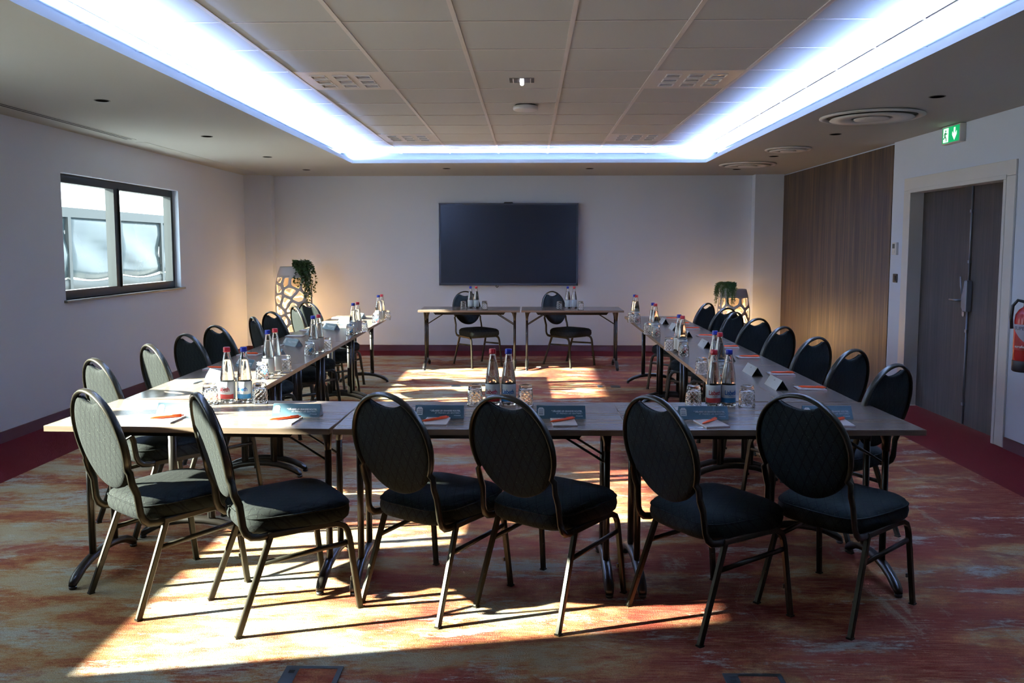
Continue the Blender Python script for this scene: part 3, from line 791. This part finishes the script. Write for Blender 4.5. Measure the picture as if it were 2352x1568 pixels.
TA.put((-.735, 10.225, 0), 0, 'brown laminate folding table under the screen, left of the two', 'table', 'folding tables')
TA.put((.522, 10.225, 0), 0, 'brown laminate folding table under the screen, right of the two', 'table', 'folding tables')
ordn = ['first from the camera', 'second from the camera', 'third from the camera', 'last, nearest the screen']
def lcx(y): return -1.738 - .0215 * (y - 4.0)
LA = pi / 2 + .0215
for k in range(4):
    y = 4.055 + 1.268 * (k + .5); TB.put((lcx(y), y, 0), LA, 'brown laminate folding table in the left wing, ' + ordn[k], 'table', 'folding tables')
for k in range(4):
    y = 4.045 + 1.268 * (k + .5); TB.put((1.320 + .007 * (y - 4), y, 0), pi / 2 - .007, 'brown laminate folding table in the right wing, ' + ordn[k], 'table', 'folding tables')

# ================================================================== CHAIRS
def make_chair():
    e = empty('banquet_chair')
    # seat cushion
    rr = []; NS = 40
    def outline(ins, z, dome=0):
        r_ = []
        for k in range(NS):
            a = 2 * pi * k / NS; ca, sa = cos(a), sin(a); p = 2 / 4.6
            ux = abs(ca) ** p * (1 if ca > 0 else -1); uy = abs(sa) ** p * (1 if sa > 0 else -1)
            x = .018 + ux * (.222 - ins); w = .208 + .020 * ux
            r_.append((x, uy * (w - ins), z))
        return r_
    for ins, z in ((.04, .376), (.012, .379), (.0, .392), (-.004, .415), (.0, .442), (.008, .458), (.024, .469), (.055, .476), (.11, .480), (.17, .481)): rr.append(outline(ins, z))
    MB().rings(rr).build('seat', M_fabric, e)
    pp = [Vector(p) for p in outline(-.001, .443)]; MB().tube(pp + [pp[0]], .0032, seg=6, caps=False).build('seat_piping', M_fabric, e)
    MB().rings([outline(.035, .372), outline(.03, .384)]).build('seat_pan', M_plastic, e)
    # back: x position as a function of height
    def bx(z): return -.228 - .215 * max(0, z - .50) - .05 * max(0, z - .70) ** 2
    ZC, HH, HWD = .7125, .2125, .198
    NO = 64; out = []
    for k in range(NO):
        a = 2 * pi * k / NO; y = (HWD - .006) * sin(a); z = ZC - (HH - .004) * cos(a)
        zt = .868 + (y / .10) ** 2 * .030
        if abs(y) < .125 and z > ZC: z = min(z, zt)
        out.append((y, z))
    cy, cz = 0, .69
    front, back = [], []
    for s_, t in ((1.0, .006), (.975, .014), (.92, .020), (.78, .025), (.55, .028), (.25, .030)):
        f_ = [(bx(cz + (z - cz) * s_) + t + .002, cy + y * s_, cz + (z - cz) * s_) for y, z in out]
        b_ = [(bx(cz + (z - cz) * s_) - t * .62, cy + y * s_, cz + (z - cz) * s_) for y, z in out]
        front.append(f_); back.append(b_)
    MB().rings(front[::-1] + back).build('backrest', M_fabric, e)
    pp = [Vector((bx(z) + .016, y, z)) for y, z in out]; pp = [Vector((p.x, p.y * .985, .69 + (p.z - .69) * .985)) for p in pp]
    MB().tube(pp + [pp[0]], .003, seg=6, caps=False).build('backrest_piping', M_fabric, e)
    # back frame loop
    half = [(-.10, .192, .374), (-.15, .193, .374), (-.185, .194, .380), (-.206, .194, .398), (-.217, .193, .425), (-.222, .190, .47), (-.226, .187, .51), (bx(.555) - .004, .186, .555), (bx(.60) - .004, .190, .60)]
    for k in range(0, 15):
        a = radians(-28 + k * (118 / 14)); z = ZC + HH * sin(a); half.append((bx(z) - .004, (HWD + .002) * cos(a), z))
    full = [Vector((x, -y, z)) for x, y, z in half] + [Vector(p) for p in half[:-1][::-1]]
    # oval section, long axis fore-aft
    fr_ = MB(); n = len(full); seg = 10; rings_ = []
    for i, p in enumerate(full):
        t = (full[min(i + 1, n - 1)] - full[max(i - 1, 0)]).normalized()
        fwd = Vector((1, 0, .22)) if p.z > .42 else Vector((0, 0, 1)) if p.z < .385 else Vector((.8, 0, .5))
        u = (fwd - t * fwd.dot(t)).normalized(); w = t.cross(u)
        rings_.append([p + u * (.0155 * cos(2 * pi * k / seg)) + w * (.0085 * sin(2 * pi * k / seg)) for k in range(seg)])
    fr_.rings(rings_); fr_.build('back_frame', M_bronze, e)
    for sy in (-1, 1):
        MB().bar((-.108, sy * .192, .378), (-.25, sy * .208, .004), .019, .024, side=(0, 1, 0)).box(-.262, -.238, sy * .208 - .012, sy * .208 + .012, 0, .006).box(-.213, -.199, sy * .196 - .004, sy * .196 + .004, .118, .134).build('leg', M_bronze, e)
        pf = [(.12, sy * .196, .374), (.165, sy * .198, .371), (.195, sy * .200, .355), (.208, sy * .201, .33), (.214, sy * .203, .30), (.25, sy * .214, .004)]
        MB().rtube(pf, .0095, .0120).box(.238, .262, sy * .214 - .012, sy * .214 + .012, 0, .006).box(.219, .231, sy * .197 - .003, sy * .197 + .003, .118, .134).build('leg', M_bronze, e)
        MB().rtube([(-.12, sy * .193, .374), (.125, sy * .196, .374)], .0095, .0120).build('seat_rail', M_bronze, e)
        MB().tube([(-.152, sy * .197, .268), (.214, sy * .203, .285)], .008, .011, 8, side=(0, 1, 0)).build('stretcher', M_bronze, e)
    MB().tube([(-.10, -.19, .368), (-.10, .19, .368)], .010, seg=8).tube([(.12, -.19, .368), (.12, .19, .368)], .010, seg=8).build('cross_bar', M_bronze, e)
    return e
CH = Proto(make_chair())
CT = 'chair'
POSES = [(-1.588, 3.498, 52.5), (-1.035, 3.347, 35.0), (-0.397, 3.456, 57.0), (0.093, 3.407, 54.0), (0.742, 3.313, 33.0), (1.291, 3.395, 40.5),
         (-2.033, 4.402, 51.0), (-2.018, 5.009, 46.0), (-2.07, 5.612, 53.0), (-2.108, 6.211, 54.0), (-1.997, 6.863, 33.0), (-2.085, 7.496, 49.0), (-2.018, 8.135, 33.0), (-2.134, 8.827, 52.0),
         (1.605, 4.295, 126), (1.628, 4.882, 127.0), (1.644, 5.519, 126.0), (1.628, 6.206, 130.0), (1.659, 6.909, 124.0), (1.58, 7.50, 138.0), (1.672, 8.044, 127.0), (1.587, 8.682, 139.0),
         (-0.665, 10.432, -57.0), (0.505, 10.475, -48.0)]
od = ['nearest the camera', 'second from the camera', 'third from the camera', 'fourth from the camera', 'fifth from the camera', 'sixth from the camera', 'seventh from the camera', 'farthest from the camera']
CL = ['first from the left, lit by the sun, at the front table row', 'second from the left, partly sunlit, at the front table row', 'third from the left, at the front middle table', 'fourth from the left, at the front middle table', 'fifth from the left, at the front right table', 'rightmost at the front table row']
CL += ['on the left side of the left wing, ' + o_ for o_ in od] + ['on the right side of the right wing, ' + o_ for o_ in od] + ['behind the left table under the screen', 'behind the right table under the screen']
for (x, y, a), t in zip(POSES, CL):
    CH.put((x, y, 0), radians(a), 'black oval-back chair ' + t, CT, 'banquet chairs')

# ================================================================== BOTTLES AND GLASSES
def label_mat(name, body, deep):
    m = mat(name, (.7, .75, .8), .45); n = N(m)
    tc = n.n('ShaderNodeTexCoord'); sp = n.n('ShaderNodeSeparateXYZ'); n.l(tc.outputs['Object'], sp.inputs[0])
    z = sp.outputs[2]; wv = n.m('MULTIPLY', n.m('SINE', n.m('MULTIPLY', sp.outputs[0], 70)), .003)
    zz = n.m('ADD', z, wv)
    front = n.ramp(n.m('DIVIDE', zz, .13), [(.0, deep), (.20, body), (.355, body), (.365, (.55, .66, .76)), (.42, (.70, .76, .82)), (1, (.74, .80, .86))])
    n.color(n.mix(n.m('GREATER_THAN', sp.outputs[0], .004), (.60, .66, .68), front))
    return m
def make_bottle(kind):
    red = kind == 'red'
    e = empty('water_bottle')
    outer = [(0, .003), (.022, .001), (.031, 0), (.0345, .004), (.0352, .012), (.0352, .108), (.0345, .124), (.0318, .148), (.0275, .176), (.0225, .204), (.0180, .228), (.0155, .243), (.0150, .250), (.0162, .252), (.0162, .256), (.0145, .257)]
    inner = [(.0115, .257), (.0120, .245), (.0150, .228), (.0195, .204), (.0245, .176), (.0288, .148), (.0315, .124), (.0322, .108), (.0322, .016), (.028, .010), (.010, .012), (0, .014)]
    MB().lathe(outer + inner, 32).build('bottle_body', M_glass, e)
    lv = .212
    MB().lathe([(0, .0146), (.010, .0126), (.0276, .0106), (.0317, .0165), (.0317, .108), (.0310, .124), (.0283, .148), (.0240, .176), (.0190, .204), (.0176, lv), (0, lv)], 28).build('water', M_water, e)
    cm = mat('cap_' + kind, (.42, .008, .015) if red else (.012, .030, .36), .35)
    MB().lathe([(.0168, .250), (.0172, .256), (.0165, .258), (.0165, .270), (.0150, .2735), (0, .2740)], 28).build('cap', cm, e)
    body, deep = ((.52, .040, .040), (.42, .02, .03)) if red else ((.035, .26, .62), (.01, .15, .50))
    lm_ = label_mat('label_' + kind, body, deep)
    lb_ = MB().lathe([(.03545, .022), (.0359, .0225), (.0359, .1055), (.03545, .106)], 40)
    lb_.f = [f for f in lb_.f if len(f) == 4]; lb_.sm = [True] * len(lb_.f)
    lo = lb_.build('label', lm_, e)
    vs, fs = text_mesh('Lisbeth', .030, .0006, 'CENTER', .0003, .92, .80)
    ink = mat('lettering_' + kind, (.30, .008, .02) if red else (.012, .14, .50), .5)
    MB().add(wrap_text(vs, .0362, 0, .060), fs).build('lettering', ink, lo)
    ln = MB(); nn = 10; vs = []
    for i in range(nn + 1):
        a = radians(-20 + 40 * i / nn)
        for z in (.0535, .0550): vs.append((.0361 * cos(a), .0361 * sin(a), z))
    ln.add(vs, [(2 * i, 2 * i + 2, 2 * i + 3, 2 * i + 1) for i in range(nn)]); ln.build('fine_line', ink, lo)
    # embossed crest on the shoulder
    cr = MB(); 
    def rad(z): return .0352 if z < .108 else .0352 - (z - .108) * (.0177 / .12)
    for R_ in (.017, .0145):
        pts = []
        for k in range(25):
            t = 2 * pi * k / 24; dy, dz = R_ * cos(t), R_ * sin(t); z = .158 + dz; r = rad(z) + .0000; a = .15 + dy / r; pts.append((r * cos(a), r * sin(a), z))
        cr.tube(pts, .0006, seg=5, caps=False)
    for q in range(4):
        pts = []
        for k in range(9):
            t = k / 8; dy = -.010 + .020 * t; dz = -.008 + q * .005 + .005 * sin(t * 6 + q); z = .158 + dz; r = rad(z); a = .15 + dy / r; pts.append((r * cos(a), r * sin(a), z))
        cr.tube(pts, .0006, seg=5, caps=False)
    cr.build('embossed_crest', M_glass, e)
    return e
BR, BB = Proto(make_bottle('red')), Proto(make_bottle('blue'))
def make_tumbler():
    e = empty('drinking_glass')
    def facet(r, z, a):
        if z < .002 or z > .072: return r
        row = int(z / .0115); ph = (row % 2) * pi / 12
        return r + .0011 * cos(12 * (a + ph)) * (1 - .5 * abs((z / .0115) % 1 - .5))
    outer = [(.0365, 0)] + [(.0385 - .0055 * (z / .085) ** 1.6, z) for z in [.004 + i * .0058 for i in range(13)]] + [(.0335, .082), (.0325, .092), (.0300, .099), (.0260, .100), (.0220, .0975), (0, .0965)]
    inner = [(0, .078), (.022, .078), (.028, .074), (.0298, .066), (.0325, .030), (.0345, .004), (.0365, 0)]
    MB().lathe(outer, 48, fn=facet).lathe(inner, 48).build('glass_wall', M_glass, e, fix=True)
    return e
def glass_mesh():
    """upturned tumbler as one clean closed surface"""
    e = empty('drinking_glass')
    def facet(r, z, a):
        if z < .003 or z > .074 or r < .0305: return r
        row = int(z / .0105); ph = (row % 2) * pi / 10
        return r + .0016 * cos(10 * (a + ph)) * sin(pi * ((z / .0105) % 1))
    prof = [(0, .0955), (.020, .0965), (.0240, .1000), (.0290, .0995), (.0315, .094), (.0325, .085)]
    z = .075
    while z > .004: prof.append((.0330 + .0052 * (1 - (z / .085)) ** .8, z)); z -= .0035
    prof += [(.0384, .001), (.0370, 0), (.0358, .001), (.0350, .010), (.0335, .030), (.0312, .055), (.0295, .072), (.0265, .079), (.015, .0805), (0, .0805)]
    mb = MB(); mb.lathe(prof, 60, fn=facet); mb.build('glass_wall', M_glass, e)
    return e
GL = Proto(glass_mesh())
def setting(bx1, by1, c1, bx2, by2, g1, g2, face, where):
    """a pair of bottles and their two upturned glasses"""
    c2 = 'blue' if c1 == 'red' else 'red'
    pr = {'red': BR, 'blue': BB}
    pr[c1].put((bx1, by1, TH), face, '%s-capped clear water bottle %s' % (c1, where), 'bottle', 'water bottles')
    pr[c2].put((bx2, by2, TH), face + .12, '%s-capped clear water bottle %s' % (c2, where), 'bottle', 'water bottles')
    for (g, t) in zip((g1, g2), ('left', 'right')):
        GL.put((g[0], g[1], TH), random.uniform(0, 6), 'upturned drinking glass %s of the bottles %s' % (t, where), 'glass', 'drinking glasses')
FC = -pi / 2   # label faces the camera side
setting(-1.482, 4.03 - .06, 'red', -1.402, 3.99 - .01, (-1.555, 3.93), (-1.318, 3.95), FC - .30, 'at the back of the left front table')
setting(-.177, 3.93, 'red', -.100, 3.93, (-.262, 3.93), (-.018, 3.92), FC - .17, 'at the back of the middle front table')
setting(.882, 3.92, 'red', .955, 3.925, (.79, 3.93), (1.045, 3.925), FC + .05, 'at the back of the right front table')
for (y1, y2, gy1, gy2), o_ in zip(((4.80, 4.90, 4.70, 4.98), (5.82, 5.93, 5.74, 6.02), (7.16, 7.29, 7.06, 7.38), (8.37, 8.49, 8.25, 8.60)), ordn):
    xx = -1.545
    setting(xx, y1, 'blue', xx + .012, y2, (xx - .005, gy1), (xx + .045, gy2), pi + .2, 'on the left wing, table ' + o_)
for (y1, y2, gy1, gy2), o_ in zip(((4.72, 4.82, 4.60, 4.93), (5.88, 5.98, 5.75, 6.08), (7.15, 7.26, 7.02, 7.20), (8.42, 8.52, 8.27, 8.36)), ordn):
    xx = 1.088
    setting(xx + .006, y1, 'red', xx, y2, (xx - .006, gy1), (xx - .052, gy2), .1, 'on the right wing, table ' + o_)
setting(-.737, 10.26, 'blue', -.665, 10.26, (-.815, 10.11), (-.553, 10.11), pi / 2, 'on the left table under the screen')
setting(.477, 10.24, 'blue', .556, 10.24, (.367, 10.10), (.632, 10.10), pi / 2, 'on the right table under the screen')

# ================================================================== NAME TENTS, PADS, PENS
def tent_mat():
    m = mat('tent_card', (.03, .085, .11), .5); return m
M_card = tent_mat(); M_cardw = mat('card_white', (.62, .66, .68), .5); M_ink = mat('white_ink', (.75, .80, .82), .5); M_inkg = mat('grey_ink', (.18, .20, .22), .5)
def make_tent():
    """local: printed face looks towards -y, width along x"""
    e = empty('name_tent'); w, h, d, t = .109, .054, .034, .0006
    v = [(-w, -d, 0), (w, -d, 0), (w, 0, h), (-w, 0, h)]
    def sheet(sy, name, m_):
        q = [(x, sy * y if sy > 0 else -y, z) for x, y, z in [(a, b_, c_) for a, b_, c_ in v]]
        mb = MB(); n_ = Vector((0, -h, d) if sy > 0 else (0, h, d)).normalized() * t
        q2 = [(x - n_.x, y - n_.y, z - n_.z) for x, y, z in q]
        mb.add(q + q2, [(0, 1, 2, 3), (7, 6, 5, 4), (0, 4, 5, 1), (1, 5, 6, 2), (2, 6, 7, 3), (3, 7, 4, 0)])
        return mb.build(name, m_, e)
    f_ = sheet(1, 'printed_side', M_card); b_ = sheet(-1, 'blank_side', M_cardw)
    # dark triangular sheet at one end stands in for the shade under the card
    MB().prism([(-d + .003, .001), (d - .003, .001), (0, h - .004)], w - .0012, w - .0006, 'x').build('end_shade', M_inkg, e)
    ang = atan2(h, d); ca, sa = cos(ang), sin(ang)
    def on_face(vs):   # x, s (up the slope), n
        return [(x, -d + s_ * ca - n_ * sa, s_ * sa + n_ * ca) for x, s_, n_ in vs]
    SL = sqrt(h * h + d * d)
    for body, size, bold, x, s_, sp_, xs in (('\u201c D\u00c9LAISSE LES GRANDES ROUTES,', .0098, .00030, .094, .033, .98, .92), ('ET PRENDS LES SENTIERS.\u201d', .0092, .0, .097, .0225, 1.0, 1.08), ('PYTHAGORE', .0052, .00012, .096, .012, 1.0, 1.0)):
        vs, fs = text_mesh(body, size, bold, 'RIGHT', .0002, sp_, xs)
        MB().add(on_face([(a + x, b2 + s_, c2 + .0003) for a, b2, c2 in vs]), fs).build('lettering', M_ink, f_)
    # logo tag: clipped-corner white tag with printed bars
    tg = [(-.103, .016), (-.075, .016), (-.075, .046), (-.082, .054), (-.096, .054), (-.103, .046)]
    top = on_face([(a, b2, .0009) for a, b2 in tg]); bot = on_face([(a, b2, .0002) for a, b2 in tg])
    k = len(tg)
    MB().add(top + bot, [tuple(range(k)), tuple(range(k, 2 * k))[::-1]] + [(i, (i + 1) % k, k + (i + 1) % k, k + i) for i in range(k)]).build('logo_tag', M_ink, f_)
    bars = MB()
    for (a, b2, s0, s1) in ((-.099, -.079, .040, .0425), (-.099, -.079, .033, .035), (-.099, -.079, .028, .030), (-.099, -.079, .021, .0245), (-.0905, -.0875, .048, .050)):
        q = on_face([(a, s0, .0011), (b2, s0, .0011), (b2, s1, .0011), (a, s1, .0011)]); bars.add(q, [(0, 1, 2, 3)])
    bars.build('logo_bars', M_card, f_)
    # small grey mark on the blank side
    q = [(a, d - s_ * ca + .0006 * sa, s_ * sa + .0006 * ca) for a, s_ in ((-.012, .044), (.012, .044), (.012, .047), (-.012, .047))]
    q += [(a, d - s_ * ca + .0006 * sa, s_ * sa + .0006 * ca) for a, s_ in ((-.007, .049), (.007, .049), (.007, .051), (-.007, .051))]
    MB().add(q, [(0, 1, 2, 3), (4, 5, 6, 7)]).build('small_mark', M_inkg, b_)
    return e
TN = Proto(make_tent())
def make_pad():
    e = empty('notepad')
    MB().box(-.0525, .0525, -.074, .074, 0, .0065).build('paper_block', mat('pad_paper', (.78, .78, .82), .6), e)
    MB().box(-.0527, .0527, -.0742, .0742, 0, .0012).build('backing_card', mat('pad_pink_edge', (.50, .20, .18), .6), e)
    MB().box(-.045, -.018, .060, .067, .0064, .0068).build('printed_mark', mat('pad_orange_mark', (.6, .25, .12), .5), e)
    return e
PD = Proto(make_pad())
M_or = mat('pen_orange', (.85, .085, .008), .35)
def make_pen():
    e = empty('pen')
    MB().tube([(-.070, 0, .0058), (-.066, 0, .0058), (-.054, 0, .0058), (-.02, 0, .0058), (.03, 0, .0058), (.060, 0, .0058)], [.0012, .0022, .0050, .0056, .0058, .0056], seg=14).build('barrel', M_or, e)
    MB().tube([(.060, 0, .0058), (.063, 0, .0058), (.070, 0, .0058)], [.0040, .0034, .0030], seg=10).build('push_button', M_or, e)
    MB().box(.022, .060, -.0022, .0022, .0112, .0132).box(.054, .060, -.002, .002, .009, .0125).build('clip', M_or, e)
    return e
PN = Proto(make_pen())
PZ = TH + .0066
seat_f = ['in front of the leftmost front chair', 'in front of the second front chair from the left', 'in front of the third front chair from the left', 'in front of the fourth front chair from the left', 'in front of the fifth front chair from the left', 'behind the rightmost front chair']
pads_f = [(-1.600, 3.55), (-1.068, 3.535), (-.405, 3.53), (.150, 3.525), (.785, 3.512), (1.335, 3.545)]
tents_f = [(-1.585, 3.675), (-1.052, 3.665), (-.402, 3.645), (.142, 3.645), (.775, 3.645), (1.330, 3.665)]
pen_a = [30, 33, 40, 38, 52, 35]
for k in range(6):
    rt_ = -.03 if k < 2 else .0
    TN.put((*tents_f[k], TH), rt_, 'teal name tent with white quote ' + seat_f[k], 'name card', 'name tents')
    PD.put((*pads_f[k], TH), rt_ + (.06 if k == 3 else -.03) + (.22 if k == 4 else 0), 'white notepad ' + seat_f[k], 'notepad', 'notepads')
    PN.put((pads_f[k][0] - .005, pads_f[k][1] + .012, PZ), radians(pen_a[k]), 'orange pen on the notepad ' + seat_f[k], 'pen', 'orange pens')
ln_ = ['on the left wing, %s seat' % s_ for s_ in ('first', 'second', 'third', 'fourth', 'fifth', 'sixth', 'seventh', 'eighth')]
rn_ = [s_.replace('left', 'right') for s_ in ln_]
for k, (tx, ty, px_, py_) in enumerate(((-1.795, 4.66, -1.945, 4.56), (-1.80, 5.17, -1.955, 5.07), (-1.79, 5.73, -1.985, 5.75), (-1.845, 6.33, -1.985, 6.29), (-1.87, 7.08, -2.01, 6.98), (-1.85, 7.60, -2.02, 7.46), (-1.865, 8.31, -2.02, 8.28), (-1.85, 8.84, -2.05, 8.80))):
    TN.put((tx, ty, TH), radians(-46), 'teal name tent ' + ln_[k] + ' from the camera', 'name card', 'name tents')
    PD.put((px_, py_, TH), radians(-90 + (k * 37 % 9 - 4)), 'white notepad ' + ln_[k] + ' from the camera', 'notepad', 'notepads')
    if k in (1, 2): PN.put((px_, py_, PZ), radians(-12), 'orange ballpoint pen on the notepad ' + ln_[k] + ' from the camera', 'pen', 'orange pens')
for k, (ty, py_) in enumerate(((4.47, 4.415), (4.95, 4.935), (5.60, 5.68), (6.30, 6.26), (7.05, 7.05), (7.66, 7.69), (8.24, 8.19), (8.74, 8.76))):
    TN.put((1.347, ty, TH), pi / 2, 'name tent showing its pale blank side ' + rn_[k] + ' from the camera', 'name card', 'name tents')
    PD.put((1.512, py_, TH), radians(90 + (k * 29 % 7 - 3)), 'white notepad ' + rn_[k] + ' from the camera', 'notepad', 'notepads')
    PN.put((1.52, py_ - .005, PZ), radians(-14 + (k * 17 % 9)), 'orange ballpoint pen on the notepad ' + rn_[k] + ' from the camera', 'pen', 'orange pens')
bpy.context.view_layer.update()
